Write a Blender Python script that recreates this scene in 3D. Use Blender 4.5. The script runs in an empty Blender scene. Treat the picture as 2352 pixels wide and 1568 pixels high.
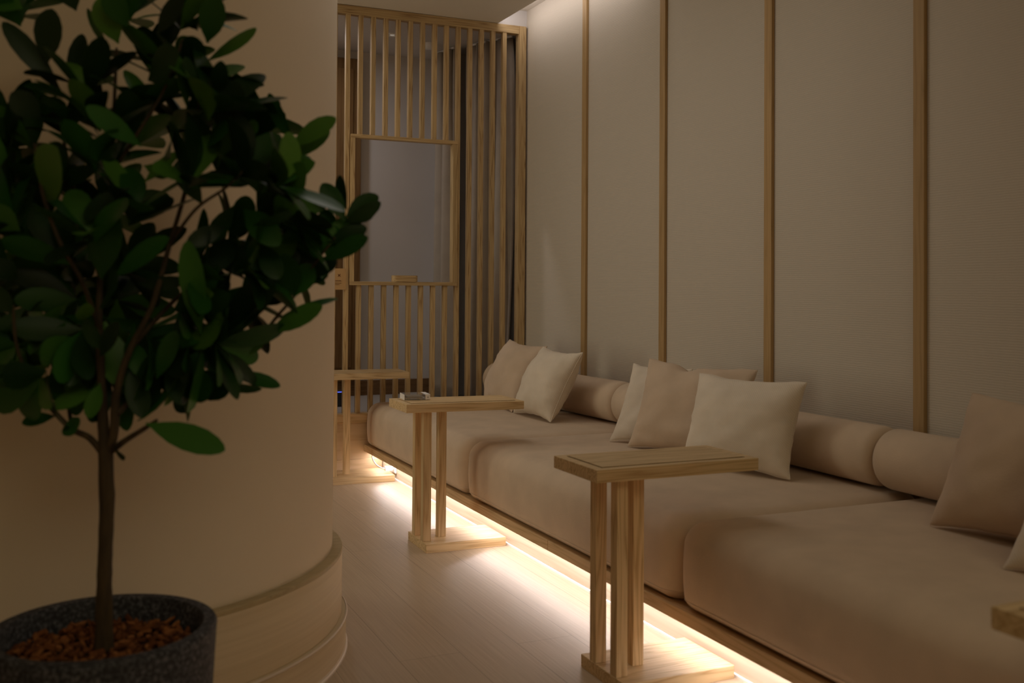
import bpy, bmesh, math, random
from mathutils import Vector, Matrix, noise
random.seed(7)
D = bpy.data
COL = bpy.context.scene.collection
SC = bpy.context.scene

# ------------------------------------------------------------------ camera
F_PX, YAW, PITCH, ROLL, CY = 2327.34, math.radians(24.104), math.radians(0.872), math.radians(0.371), 626.25
CAM = Vector((0, 0, 1.1))
fw = Vector((math.sin(YAW)*math.cos(PITCH), math.cos(YAW)*math.cos(PITCH), math.sin(PITCH)))
r0 = Vector((math.cos(YAW), -math.sin(YAW), 0)); u0 = r0.cross(fw)
rt = r0*math.cos(ROLL) + u0*math.sin(ROLL); up = rt.cross(fw)
cd = D.cameras.new('camera'); cam = D.objects.new('camera', cd); COL.objects.link(cam)
m = Matrix((rt, up, -fw)).transposed().to_4x4(); m.translation = CAM
cam.matrix_world = m
cd.sensor_width = 36; cd.lens = F_PX*36/2352
cd.shift_y = -(784-CY)/2352
cd.clip_start = .05
cd.dof.use_dof = True; cd.dof.focus_distance = 4.5; cd.dof.aperture_fstop = 3.2
SC.camera = cam
SC.view_settings.view_transform = 'Standard'; SC.view_settings.look = 'None'
SC.view_settings.gamma = 1; SC.view_settings.exposure = 0.0
SC.cycles.max_bounces = 14; SC.cycles.diffuse_bounces = 9; SC.cycles.glossy_bounces = 4
SC.cycles.transmission_bounces = 8; SC.cycles.caustics_reflective = False; SC.cycles.caustics_refractive = False
SC.cycles.sample_clamp_indirect = 4

# ------------------------------------------------------------------ helpers
def tag(o, label=None, cat=None, group=None, kind=None):
    if label: o['label'] = label
    if cat: o['category'] = cat
    if group: o['group'] = group
    if kind: o['kind'] = kind
    return o

def empty(name, loc, label, cat, group=None, rz=0):
    o = D.objects.new(name, None); COL.objects.link(o)
    o.location = loc; o.rotation_euler = (0, 0, rz); o.empty_display_size = .05
    return tag(o, label, cat, group)

def obj(name, bm, mat, parent=None, loc=None, smooth=False, sharp=None):
    me = D.meshes.new(name)
    bmesh.ops.recalc_face_normals(bm, faces=bm.faces[:])
    if smooth:
        for f in bm.faces: f.smooth = True
        if sharp:
            for e in bm.edges:
                if len(e.link_faces) == 2 and e.calc_face_angle(0) > sharp: e.smooth = False
    bm.to_mesh(me); bm.free()
    me.materials.append(mat)
    o = D.objects.new(name, me); COL.objects.link(o)
    if parent: o.parent = parent
    if loc: o.location = loc
    return o

def struct(name, bm, mat, parent=None, **k):
    o = obj(name, bm, mat, parent, **k)
    if not parent: o['kind'] = 'structure'
    return o

def box(bm, x0, x1, y0, y1, z0, z1, bev=0, seg=2):
    v = [bm.verts.new((x, y, z)) for x in (x0, x1) for y in (y0, y1) for z in (z0, z1)]
    q = [(0,1,3,2), (4,6,7,5), (0,4,5,1), (2,3,7,6), (0,2,6,4), (1,5,7,3)]
    fs = [bm.faces.new([v[i] for i in f]) for f in q]
    if bev:
        es = list({e for f in fs for e in f.edges})
        bmesh.ops.bevel(bm, geom=es, offset=bev, segments=seg, profile=.5, affect='EDGES')
    return bm

def B(*a, **k): return box(bmesh.new(), *a, **k)

def tube(bm, pts, rad, n=10, cap=True):
    pts = [Vector(p) for p in pts]
    if not hasattr(rad, '__len__'): rad = [rad]*len(pts)
    rings = []; ref = Vector((0.31, .2, .93))
    for i, p in enumerate(pts):
        t = (pts[min(i+1, len(pts)-1)] - pts[max(i-1, 0)]).normalized()
        a = t.cross(ref)
        if a.length < .05: a = t.cross(Vector((1, 0, 0)))
        a.normalize(); b = t.cross(a)
        rings.append([bm.verts.new(p + (a*math.cos(2*math.pi*k/n) + b*math.sin(2*math.pi*k/n))*rad[i]) for k in range(n)])
    for i in range(len(rings)-1):
        for k in range(n):
            bm.faces.new((rings[i][k], rings[i][(k+1) % n], rings[i+1][(k+1) % n], rings[i+1][k]))
    if cap:
        bm.faces.new(rings[0]); bm.faces.new(rings[-1])
    return bm

def lathe(bm, prof, n=48, closed=False):
    rings = [[bm.verts.new((r*math.cos(2*math.pi*k/n), r*math.sin(2*math.pi*k/n), z)) for k in range(n)] if r > 1e-6 else [bm.verts.new((0, 0, z))] for r, z in prof]
    L = list(zip(rings, rings[1:])) + ([(rings[-1], rings[0])] if closed else [])
    for a, b in L:
        for k in range(n):
            k2 = (k+1) % n
            if len(a) == 1 and len(b) > 1: bm.faces.new((a[0], b[k], b[k2]))
            elif len(b) == 1 and len(a) > 1: bm.faces.new((a[k], b[0], a[k2]))
            elif len(a) > 1: bm.faces.new((a[k], a[k2], b[k2], b[k]))
    return bm

def catmull(P, n=8):
    P = [Vector(p) for p in P]; out = []
    for i in range(len(P)-1):
        a = P[max(i-1, 0)]; b = P[i]; c = P[i+1]; d = P[min(i+2, len(P)-1)]
        for k in range(n):
            t = k/n
            out.append(.5*((2*b) + (c-a)*t + (2*a-5*b+4*c-d)*t*t + (3*b-a-3*c+d)*t**3))
    out.append(P[-1]); return out

# ------------------------------------------------------------------ materials
def mat(name):
    m = D.materials.new(name); m.use_nodes = True
    nt = m.node_tree; bs = nt.nodes['Principled BSDF']
    return m, nt, bs

def N(nt, t, **k):
    n = nt.nodes.new(t)
    for a, v in k.items():
        if a in n.inputs.keys() if hasattr(n.inputs, 'keys') else False: n.inputs[a].default_value = v
        else: setattr(n, a, v)
    return n

def ramp(nt, stops):
    r = nt.nodes.new('ShaderNodeValToRGB'); e = r.color_ramp.elements
    while len(e) > 1: e.remove(e[-1])
    e[0].position = stops[0][0]; e[0].color = (*stops[0][1], 1)
    for p, c in stops[1:]:
        x = e.new(p); x.color = (*c, 1)
    return r

def plain(name, col, rough=.6, spec=.3, metal=0, emit=None, es=0):
    m, nt, bs = mat(name)
    bs.inputs['Base Color'].default_value = (*col, 1); bs.inputs['Roughness'].default_value = rough
    bs.inputs['Specular IOR Level'].default_value = spec; bs.inputs['Metallic'].default_value = metal
    if emit:
        bs.inputs['Emission Color'].default_value = (*emit, 1); bs.inputs['Emission Strength'].default_value = es
    return m

def wood(name, light, dark, axis='z', rough=.5, spec=.25, bands=1.0, sc=1.0, freq=1.0):
    """ash / oak with grain running along one object axis: growth bands warped by noise plus fine pores"""
    m, nt, bs = mat(name); L = nt.links.new
    tc = N(nt, 'ShaderNodeTexCoord'); oi = N(nt, 'ShaderNodeObjectInfo')
    off = N(nt, 'ShaderNodeVectorMath', operation='SCALE'); off.inputs[0].default_value = (13.1, 7.7, 5.3); L(oi.outputs['Random'], off.inputs['Scale'])
    add = N(nt, 'ShaderNodeVectorMath', operation='ADD'); L(tc.outputs['Object'], add.inputs[0]); L(off.outputs[0], add.inputs[1])
    ax = 'xyz'.index(axis)
    def mp(s_across, s_along):
        k = N(nt, 'ShaderNodeMapping'); s = [s_across*sc]*3; s[ax] = s_along*sc
        k.inputs['Scale'].default_value = s; L(add.outputs[0], k.inputs['Vector']); return k
    m1 = mp(16*freq, .9); n1 = N(nt, 'ShaderNodeTexNoise'); n1.inputs['Scale'].default_value = 1; n1.inputs['Detail'].default_value = 2; L(m1.outputs[0], n1.inputs['Vector'])
    mul = N(nt, 'ShaderNodeMath', operation='MULTIPLY'); mul.inputs[1].default_value = 14*bands; L(n1.outputs['Fac'], mul.inputs[0])
    fr = N(nt, 'ShaderNodeMath', operation='PINGPONG'); fr.inputs[1].default_value = .5; L(mul.outputs[0], fr.inputs[0])
    m2 = mp(260, 5); n2 = N(nt, 'ShaderNodeTexNoise'); n2.inputs['Scale'].default_value = 1; n2.inputs['Detail'].default_value = 3; L(m2.outputs[0], n2.inputs['Vector'])
    mx = N(nt, 'ShaderNodeMath', operation='MULTIPLY_ADD'); mx.inputs[1].default_value = 1.25; L(fr.outputs[0], mx.inputs[0])
    n2s = N(nt, 'ShaderNodeMath', operation='MULTIPLY_ADD'); n2s.inputs[1].default_value = .9; n2s.inputs[2].default_value = -.27; L(n2.outputs['Fac'], n2s.inputs[0]); L(n2s.outputs[0], mx.inputs[2])
    mid = tuple(.6*a+.4*b for a, b in zip(light, dark))
    r = ramp(nt, [(.12, dark), (.32, mid), (.6, light), (1, tuple(min(1, c*1.06) for c in light))]); L(mx.outputs[0], r.inputs[0])
    hv = N(nt, 'ShaderNodeHueSaturation'); vr = N(nt, 'ShaderNodeMapRange'); vr.inputs['To Min'].default_value = .88; vr.inputs['To Max'].default_value = 1.1
    L(oi.outputs['Random'], vr.inputs['Value']); L(vr.outputs[0], hv.inputs['Value']); L(r.outputs[0], hv.inputs['Color'])
    L(hv.outputs[0], bs.inputs['Base Color'])
    bs.inputs['Roughness'].default_value = rough; bs.inputs['Specular IOR Level'].default_value = spec
    bp = N(nt, 'ShaderNodeBump'); bp.inputs['Strength'].default_value = .12; bp.inputs['Distance'].default_value = .001; L(n2.outputs['Fac'], bp.inputs['Height']); L(bp.outputs[0], bs.inputs['Normal'])
    return m

def fabric(name, col, weave=False, scale=900, var=.06):
    m, nt, bs = mat(name); L = nt.links.new
    tc = N(nt, 'ShaderNodeTexCoord')
    n = N(nt, 'ShaderNodeTexNoise'); n.inputs['Scale'].default_value = 9; n.inputs['Detail'].default_value = 4; L(tc.outputs['Object'], n.inputs['Vector'])
    lo = tuple(c*(1-var) for c in col); hi = tuple(min(1, c*(1+var)) for c in col)
    r = ramp(nt, [(.3, lo), (.7, hi)]); L(n.outputs['Fac'], r.inputs[0])
    bs.inputs['Roughness'].default_value = .92; bs.inputs['Specular IOR Level'].default_value = .12
    bs.inputs['Sheen Weight'].default_value = .12; bs.inputs['Sheen Roughness'].default_value = .5
    bp = N(nt, 'ShaderNodeBump'); bp.inputs['Distance'].default_value = .0015
    if weave:
        mp = N(nt, 'ShaderNodeMapping'); mp.inputs['Rotation'].default_value = (0, 0, math.radians(8)); L(tc.outputs['UV'], mp.inputs['Vector'])
        w1 = N(nt, 'ShaderNodeTexWave', bands_direction='DIAGONAL'); w1.inputs['Scale'].default_value = 30
        w2 = N(nt, 'ShaderNodeTexWave', bands_direction='X'); w2.inputs['Scale'].default_value = 44
        mp2 = N(nt, 'ShaderNodeMapping'); mp2.inputs['Rotation'].default_value = (0, 0, math.radians(-40)); L(tc.outputs['UV'], mp2.inputs['Vector'])
        L(mp.outputs[0], w1.inputs['Vector']); L(mp2.outputs[0], w2.inputs['Vector'])
        mm = N(nt, 'ShaderNodeMath', operation='MULTIPLY'); L(w1.outputs['Fac'], mm.inputs[0]); L(w2.outputs['Fac'], mm.inputs[1])
        mc = N(nt, 'ShaderNodeMix', data_type='RGBA', blend_type='MULTIPLY'); mc.inputs['Factor'].default_value = .3
        r2 = ramp(nt, [(0, (.72, .7, .68)), (.45, (1, 1, 1))]); L(mm.outputs[0], r2.inputs[0])
        L(r.outputs[0], mc.inputs['A']); L(r2.outputs[0], mc.inputs['B']); L(mc.outputs['Result'], bs.inputs['Base Color'])
        L(mm.outputs[0], bp.inputs['Height']); bp.inputs['Strength'].default_value = .3
    else:
        L(r.outputs[0], bs.inputs['Base Color'])
        mp = N(nt, 'ShaderNodeMapping'); mp.inputs['Scale'].default_value = (1, .25, .25); L(tc.outputs['Object'], mp.inputs['Vector'])
        n2 = N(nt, 'ShaderNodeTexNoise'); n2.inputs['Scale'].default_value = scale; n2.inputs['Detail'].default_value = 1; L(mp.outputs[0], n2.inputs['Vector'])
        L(n2.outputs['Fac'], bp.inputs['Height']); bp.inputs['Strength'].default_value = .25
    L(bp.outputs[0], bs.inputs['Normal'])
    return m

def wallpaper():
    m, nt, bs = mat('ribbed_wallpaper'); L = nt.links.new
    tc = N(nt, 'ShaderNodeTexCoord')
    w = N(nt, 'ShaderNodeTexWave', bands_direction='Z'); w.inputs['Scale'].default_value = 38; w.inputs['Distortion'].default_value = 2.2; w.inputs['Detail'].default_value = 2
    w.inputs['Detail Scale'].default_value = 1.4
    mp = N(nt, 'ShaderNodeMapping'); mp.inputs['Scale'].default_value = (1, .55, 1); L(tc.outputs['Object'], mp.inputs['Vector']); L(mp.outputs[0], w.inputs['Vector'])
    r = ramp(nt, [(0, (.525, .475, .405)), (.5, (.55, .495, .425)), (1, (.57, .515, .445))]); L(w.outputs['Fac'], r.inputs[0]); L(r.outputs[0], bs.inputs['Base Color'])
    bp = N(nt, 'ShaderNodeBump'); bp.inputs['Strength'].default_value = .2; bp.inputs['Distance'].default_value = .002; L(w.outputs['Fac'], bp.inputs['Height']); L(bp.outputs[0], bs.inputs['Normal'])
    bs.inputs['Roughness'].default_value = .85; bs.inputs['Specular IOR Level'].default_value = .15
    return m

def paint(name, col, bump=.1):
    m, nt, bs = mat(name); L = nt.links.new
    tc = N(nt, 'ShaderNodeTexCoord')
    n = N(nt, 'ShaderNodeTexNoise'); n.inputs['Scale'].default_value = 2.2; n.inputs['Detail'].default_value = 5; L(tc.outputs['Object'], n.inputs['Vector'])
    r = ramp(nt, [(.3, tuple(c*.97 for c in col)), (.7, tuple(c*1.02 for c in col))]); L(n.outputs['Fac'], r.inputs[0]); L(r.outputs[0], bs.inputs['Base Color'])
    n2 = N(nt, 'ShaderNodeTexNoise'); n2.inputs['Scale'].default_value = 300; L(tc.outputs['Object'], n2.inputs['Vector'])
    bp = N(nt, 'ShaderNodeBump'); bp.inputs['Strength'].default_value = bump; bp.inputs['Distance'].default_value = .001; L(n2.outputs['Fac'], bp.inputs['Height']); L(bp.outputs[0], bs.inputs['Normal'])
    bs.inputs['Roughness'].default_value = .85; bs.inputs['Specular IOR Level'].default_value = .2
    return m

def floor_mat():
    m, nt, bs = mat('oak_floorboards'); L = nt.links.new
    tc = N(nt, 'ShaderNodeTexCoord')
    # boards run along +Y, .19 m wide, seams at x = 1.31, 1.50 ...
    mp = N(nt, 'ShaderNodeMapping'); mp.inputs['Rotation'].default_value = (0, 0, math.radians(-90)); mp.inputs['Location'].default_value = (-2.87, 1.50, 0)
    # brick texture x -> along the board
    sx = N(nt, 'ShaderNodeSeparateXYZ'); L(tc.outputs['Object'], sx.inputs[0])
    cx = N(nt, 'ShaderNodeCombineXYZ')
    ay = N(nt, 'ShaderNodeMath', operation='ADD'); ay.inputs[1].default_value = 40-2.87; L(sx.outputs['Y'], ay.inputs[0])
    axx = N(nt, 'ShaderNodeMath', operation='ADD'); axx.inputs[1].default_value = 19-1.5; L(sx.outputs['X'], axx.inputs[0])
    L(ay.outputs[0], cx.inputs['X']); L(axx.outputs[0], cx.inputs['Y'])
    br = N(nt, 'ShaderNodeTexBrick'); br.offset = .37; br.offset_frequency = 2; br.squash = 1
    br.inputs['Scale'].default_value = 1; br.inputs['Brick Width'].default_value = 2.0; br.inputs['Row Height'].default_value = .19
    br.inputs['Mortar Size'].default_value = .0009; br.inputs['Mortar Smooth'].default_value = .2
    br.inputs['Color1'].default_value = (.30, .30, .30, 1); br.inputs['Color2'].default_value = (.75, .75, .75, 1); br.inputs['Mortar'].default_value = (0, 0, 0, 1)
    L(cx.outputs[0], br.inputs['Vector'])
    mp2 = N(nt, 'ShaderNodeMapping'); mp2.inputs['Scale'].default_value = (150, 3, 1); L(tc.outputs['Object'], mp2.inputs['Vector'])
    n1 = N(nt, 'ShaderNodeTexNoise'); n1.inputs['Scale'].default_value = 1; n1.inputs['Detail'].default_value = 4; L(mp2.outputs[0], n1.inputs['Vector'])
    r = ramp(nt, [(.25, (.42, .32, .22)), (.75, (.54, .425, .31))]); L(n1.outputs['Fac'], r.inputs[0])
    tint = N(nt, 'ShaderNodeMix', data_type='RGBA', blend_type='MULTIPLY'); tint.inputs['Factor'].default_value = 1
    r3 = ramp(nt, [(0, (.44, .40, .36)), (.25, (.93, .93, .93)), (.8, (1.0, 1.0, 1.0))]); L(br.outputs['Color'], r3.inputs[0])
    L(r.outputs[0], tint.inputs['A']); L(r3.outputs[0], tint.inputs['B']); L(tint.outputs['Result'], bs.inputs['Base Color'])
    bs.inputs['Roughness'].default_value = .38; bs.inputs['Specular IOR Level'].default_value = .55
    n4 = N(nt, 'ShaderNodeTexNoise'); n4.inputs['Scale'].default_value = 420; n4.inputs['Detail'].default_value = 2; L(tc.outputs['Object'], n4.inputs['Vector'])
    sm = N(nt, 'ShaderNodeMath', operation='ADD'); L(n4.outputs['Fac'], sm.inputs[0]); L(n1.outputs['Fac'], sm.inputs[1])
    bp = N(nt, 'ShaderNodeBump'); bp.inputs['Strength'].default_value = .22; bp.inputs['Distance'].default_value = .001; L(sm.outputs[0], bp.inputs['Height']); L(bp.outputs[0], bs.inputs['Normal'])
    return m

ASH_L, ASH_D = (.66, .485, .275), (.45, .295, .14)
M = {}
for a in 'xyz':
    M['ash_'+a] = wood('ash_wood_'+a, ASH_L, ASH_D, a, bands=.8)
    M['oak_'+a] = wood('oak_slat_'+a, (.53, .385, .20), (.31, .19, .08), a, bands=.9, freq=1.6)
M['strip'] = wood('oak_wall_strip', (.44, .29, .135), (.36, .23, .10), 'z', bands=.5)
M['plinth'] = wood('oak_plinth_board', (.66, .46, .26), (.50, .33, .16), 'y', bands=.7)
M['skirt'] = wood('pale_oak_skirting', (.60, .50, .38), (.52, .42, .30), 'y', bands=.4)
M['panel'] = wood('pale_oak_panel', (.58, .43, .27), (.50, .36, .21), 'x', bands=.4)
def ring_mat():
    m, nt, bs = mat('bent_oak_veneer'); L = nt.links.new
    tc = N(nt, 'ShaderNodeTexCoord'); mp = N(nt, 'ShaderNodeMapping'); mp.inputs['Scale'].default_value = (1.6, 1.6, 70); L(tc.outputs['Object'], mp.inputs['Vector'])
    n = N(nt, 'ShaderNodeTexNoise'); n.inputs['Scale'].default_value = 1; n.inputs['Detail'].default_value = 4; L(mp.outputs[0], n.inputs['Vector'])
    r = ramp(nt, [(.3, (.59, .47, .31)), (.7, (.67, .55, .38))]); L(n.outputs['Fac'], r.inputs[0]); L(r.outputs[0], bs.inputs['Base Color'])
    bs.inputs['Roughness'].default_value = .5; bs.inputs['Specular IOR Level'].default_value = .3
    return m
M['ring'] = ring_mat()
M['ring_cap'] = wood('oak_edge_band', (.47, .37, .21), (.40, .31, .17), 'x', bands=.3)
M['brown'] = wood('brown_door_wood', (.20, .115, .045), (.15, .08, .028), 'z', bands=.5)
M['brown_x'] = wood('brown_skirting_wood', (.21, .12, .055), (.15, .08, .032), 'x', bands=.5)
M['wallpaper'] = wallpaper()
M['pillar'] = paint('beige_plaster', (.78, .685, .56), .15)
M['ceiling'] = paint('white_ceiling_paint', (.70, .655, .59), .05)
M['niche'] = paint('grey_white_wall_paint', (.62, .60, .59), .05)
M['niche_floor'] = plain('grey_vinyl', (.42, .39, .36), .6)
M['floor'] = floor_mat()
M['seat'] = fabric('tan_linen_seat', (.60, .475, .36))
M['tan'] = fabric('tan_pillow_cloth', (.58, .455, .345))
M['cream'] = fabric('cream_woven_cloth', (.75, .665, .56), weave=True)
M['curtain'] = fabric('grey_beige_curtain_cloth', (.42, .37, .31))
M['white'] = plain('white_plastic', (.85, .85, .86), .4)
M['caulk'] = plain('white_caulk', (.9, .87, .82), .5)
M['bead'] = plain('satin_metal_bead', (.62, .52, .42), .35, .5)
M['dark'] = plain('dark_plastic', (.03, .03, .035), .5)
M['groove'] = plain('dark_groove', (.14, .085, .035), .8)
M['card'] = plain('kraft_card', (.52, .33, .15), .7)
M['ink'] = plain('brown_ink', (.16, .06, .02), .8)
M['blue'] = plain('blue_led', (.02, .03, .2), .4, emit=(.12, .18, 1), es=1.2)
M['lampglow'] = plain('lamp_diffuser', (.9, .9, .88), .4, emit=(1, .9, .75), es=.2)  # weak glow stands in for the glint on the downlight

def glass(name, rough):
    m, nt, bs = mat(name); L = nt.links.new
    tr = N(nt, 'ShaderNodeBsdfTransparent'); tr.inputs['Color'].default_value = (.93, .94, .94, 1)
    gl = N(nt, 'ShaderNodeBsdfGlossy'); gl.inputs['Roughness'].default_value = rough
    df = N(nt, 'ShaderNodeBsdfDiffuse'); df.inputs['Color'].default_value = (.8, .8, .8, 1)
    m1 = N(nt, 'ShaderNodeMixShader'); m1.inputs[0].default_value = .16; L(tr.outputs[0], m1.inputs[1]); L(df.outputs[0], m1.inputs[2])
    lw = N(nt, 'ShaderNodeFresnel'); lw.inputs['IOR'].default_value = 1.5
    m2 = N(nt, 'ShaderNodeMixShader'); L(lw.outputs[0], m2.inputs[0]); L(m1.outputs[0], m2.inputs[1]); L(gl.outputs[0], m2.inputs[2])
    L(m2.outputs[0], nt.nodes['Material Output'].inputs['Surface'])
    return m
M['acrylic'] = glass('clear_acrylic', .03); M['frost'] = plain('frosted_acrylic_end', (.82, .80, .80), .45)

def granite():
    m, nt, bs = mat('dark_speckled_stone'); L = nt.links.new
    tc = N(nt, 'ShaderNodeTexCoord')
    n = N(nt, 'ShaderNodeTexNoise'); n.inputs['Scale'].default_value = 140; n.inputs['Detail'].default_value = 6; L(tc.outputs['Object'], n.inputs['Vector'])
    r = ramp(nt, [(.38, (.016, .017, .022)), (.54, (.045, .046, .056)), (.70, (.15, .15, .17))]); L(n.outputs['Fac'], r.inputs[0]); L(r.outputs[0], bs.inputs['Base Color'])
    bs.inputs['Roughness'].default_value = .65; bs.inputs['Specular IOR Level'].default_value = .3
    bp = N(nt, 'ShaderNodeBump'); bp.inputs['Strength'].default_value = .2; bp.inputs['Distance'].default_value = .002; L(n.outputs['Fac'], bp.inputs['Height']); L(bp.outputs[0], bs.inputs['Normal'])
    return m
M['granite'] = granite()

def island_mat(name, stops, rough, spec):
    m, nt, bs = mat(name); L = nt.links.new
    g = N(nt, 'ShaderNodeNewGeometry'); r = ramp(nt, stops); L(g.outputs['Random Per Island'], r.inputs[0]); L(r.outputs[0], bs.inputs['Base Color'])
    bs.inputs['Roughness'].default_value = rough; bs.inputs['Specular IOR Level'].default_value = spec
    return m, nt, bs
M['leaf'], nt, bs = island_mat('glossy_green_leaf', [(0, (.007, .020, .005)), (.4, (.013, .055, .008)), (.75, (.026, .115, .014)), (1, (.08, .19, .024))], .42, .26)
M['chips'], _, _ = island_mat('bark_chips', [(0, (.07, .025, .009)), (.6, (.20, .07, .022)), (1, (.32, .13, .045))], .9, .1)
M['soil'] = plain('dark_soil', (.03, .018, .01), .95, .05)
def bark():
    m, nt, bs = mat('brown_bark'); L = nt.links.new
    tc = N(nt, 'ShaderNodeTexCoord'); mp = N(nt, 'ShaderNodeMapping'); mp.inputs['Scale'].default_value = (60, 60, 12); L(tc.outputs['Object'], mp.inputs['Vector'])
    n = N(nt, 'ShaderNodeTexNoise'); n.inputs['Scale'].default_value = 1; n.inputs['Detail'].default_value = 4; L(mp.outputs[0], n.inputs['Vector'])
    r = ramp(nt, [(.3, (.025, .016, .007)), (.7, (.075, .048, .019))]); L(n.outputs['Fac'], r.inputs[0]); L(r.outputs[0], bs.inputs['Base Color'])
    bs.inputs['Roughness'].default_value = .85
    bp = N(nt, 'ShaderNodeBump'); bp.inputs['Strength'].default_value = .5; bp.inputs['Distance'].default_value = .003; L(n.outputs['Fac'], bp.inputs['Height']); L(bp.outputs[0], bs.inputs['Normal'])
    return m
M['bark'] = bark()

# ------------------------------------------------------------------ room shell
XW, YS, ZC = 2.71, 5.87, 2.765
struct('floor', B(-3, XW+.1, -3, YS+.02, -.1, 0), M['floor'])
struct('wall_right', B(XW, XW+.12, -3, YS+.02, 0, 2.868), M['wallpaper'])
struct('wall_left', B(-3.12, -3, -3, 7, 0, 2.9), M['pillar'])
struct('wall_left_partition', B(-1.80, -1.72, 4.4, 5.84, 0, ZC), M['pillar'])  # unseen partition, added as backing for the left light
struct('wall_back', B(-3.12, XW+.12, -3.12, -3, 0, 2.9), M['pillar'])
# dropped ceiling that stops short of the right wall: the slot above holds the cove light
bm = B(-3.12, 2.503, -3.12, YS+.02, ZC, ZC+.012)
struct('ceiling', bm, M['ceiling'])
bm = B(2.35, XW+.12, -3.12, YS+.02, 2.868, 2.93); box(bm, 2.35, 2.40, -3.12, YS+.02, ZC+.012, 2.868)
struct('ceiling_cove', bm, M['ceiling'])
bm = B(2.40, XW, YS-.02, YS+.02, ZC, 2.868)
struct('trim_1', bm, M['niche'])
# wall strips, evenly spaced
pitch = .8125; y0s = 5.043
for i in range(7):
    yc = y0s - i*pitch
    struct('trim_%d' % (i+2), B(XW-.016, XW, yc-.0245, yc+.0245, .0, 2.866, bev=.002), M['strip'])

# ------------------------------------------------------------------ round pillar
def pil_pt(th, off):
    th0 = -.331; cb = Vector((.2, 3.243)); rb = .601; ra = .788
    n0 = Vector((math.cos(th0), math.sin(th0))); ca = cb + (rb-ra)*n0
    if th <= th0: c, r = ca, ra
    elif th < 1.0: c, r = cb, rb
    elif th < 2.2:
        t = (th-1.0)/1.2; t = t*t*(3-2*t); c, r = cb.lerp(ca, t), rb*(1-t)+ra*t
    else: c, r = ca, ra
    return c + Vector((math.cos(th), math.sin(th)))*(r+off)
PC = Vector((.05, 3.27))
def pil_loft(prof, n=160, cap=False):
    """profile of (offset, z) swept round the pillar outline"""
    bm = bmesh.new(); rings = []
    for off, z in prof:
        rings.append([bm.verts.new((*(pil_pt(-math.pi + 2*math.pi*k/n, off) - PC), z)) for k in range(n)])
    for a, b in zip(rings, rings[1:]):
        for k in range(n): bm.faces.new((a[k], a[(k+1) % n], b[(k+1) % n], b[k]))
    return bm
P0 = (PC.x, PC.y, 0)
struct('pillar', pil_loft([(0, .0), (0, .31), (0, 1.0), (0, 2.0), (0, ZC)]), M['pillar'], loc=P0, smooth=True)
struct('baseboard_pillar', pil_loft([(.001, .09), (.030, .09), (.030, .300), (.028, .304), (.001, .305)]), M['ring'], loc=P0, smooth=True, sharp=.6)
struct('baseboard_foot', pil_loft([(.0, .012), (.043, .012), (.044, .097), (.046, .103), (.043, .1065), (.028, .1065)]), M['ring'], loc=P0, smooth=True, sharp=.9)
struct('trim_22', pil_loft([(.0, .3052), (.0285, .3052), (.0305, .3025), (.0305, .292), (.030, .292)]), M['ring_cap'], loc=P0, smooth=True, sharp=.6)  # thin band over the ring's top edge, darker than the ring
struct('trim_20', pil_loft([(.030, .0), (.049, .0), (.049, .007), (.044, .012), (.03, .012)]), M['bead'], loc=P0, smooth=True, sharp=.9)
struct('trim_21', pil_loft([(.0425, .1062), (.0465, .1015), (.0485, .104), (.046, .1085), (.0435, .1088)]), M['bead'], loc=P0, smooth=True)

# ------------------------------------------------------------------ low wall, platform niche behind the screen
YP = 5.84
struct('wall_far', B(-3, XW, YP, YS+.02, 0, .302), M['panel'])
struct('baseboard_far', B(-3, 1.77, YP-.012, YP, 0, .088, bev=.002), M['panel'])
struct('trim_30', B(-3, XW, YP-.014, YS+.03, .302, .357, bev=.003), M['ash_x'])
struct('floor_niche', B(.4, XW+.1, YS+.03, 6.95, .25, .352), M['niche_floor'])
struct('wall_niche', B(.4, XW+.1, 6.85, 6.95, .352, 2.74), M['niche'])
struct('wall_niche_left', B(.4, .5, YS+.02, 6.85, .352, 2.74), M['niche'])
struct('wall_niche_right', B(2.47, 2.75, 6.62, 6.85, .352, 2.735), M['niche'])
struct('wall_niche_window', B(XW, XW+.1, 6.25, 6.62, .352, 2.735), plain('dark_window_reveal', (.05, .04, .03), .8))  # dark colour stands in for the shade in the curtain gap
struct('wall_niche_side', B(XW, XW+.1, YS+.02, 6.25, .352, 2.735), M['niche'])
struct('ceiling_niche', B(.4, XW+.1, YS+.02, 6.95, 2.735, 2.80), M['niche'])
struct('baseboard_niche', B(.5, 2.47, 6.835, 6.85, .352, .455, bev=.002), M['brown_x'])
struct('baseboard_niche_side', B(2.458, 2.47, 6.62, 6.835, .352, .455, bev=.002), M['brown_x'])
d = struct('door_1', B(1.30, 1.893, 6.79, 6.835, .456, 2.672, bev=.003), M['brown'])
obj('door_panel', B(1.36, 1.835, 6.784, 6.79, .55, 2.60, bev=.002), M['brown'], d)
obj('handle', tube(bmesh.new(), [(1.40, 6.75, 1.2), (1.40, 6.75, 1.5)], .008), M['dark'], d)

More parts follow.
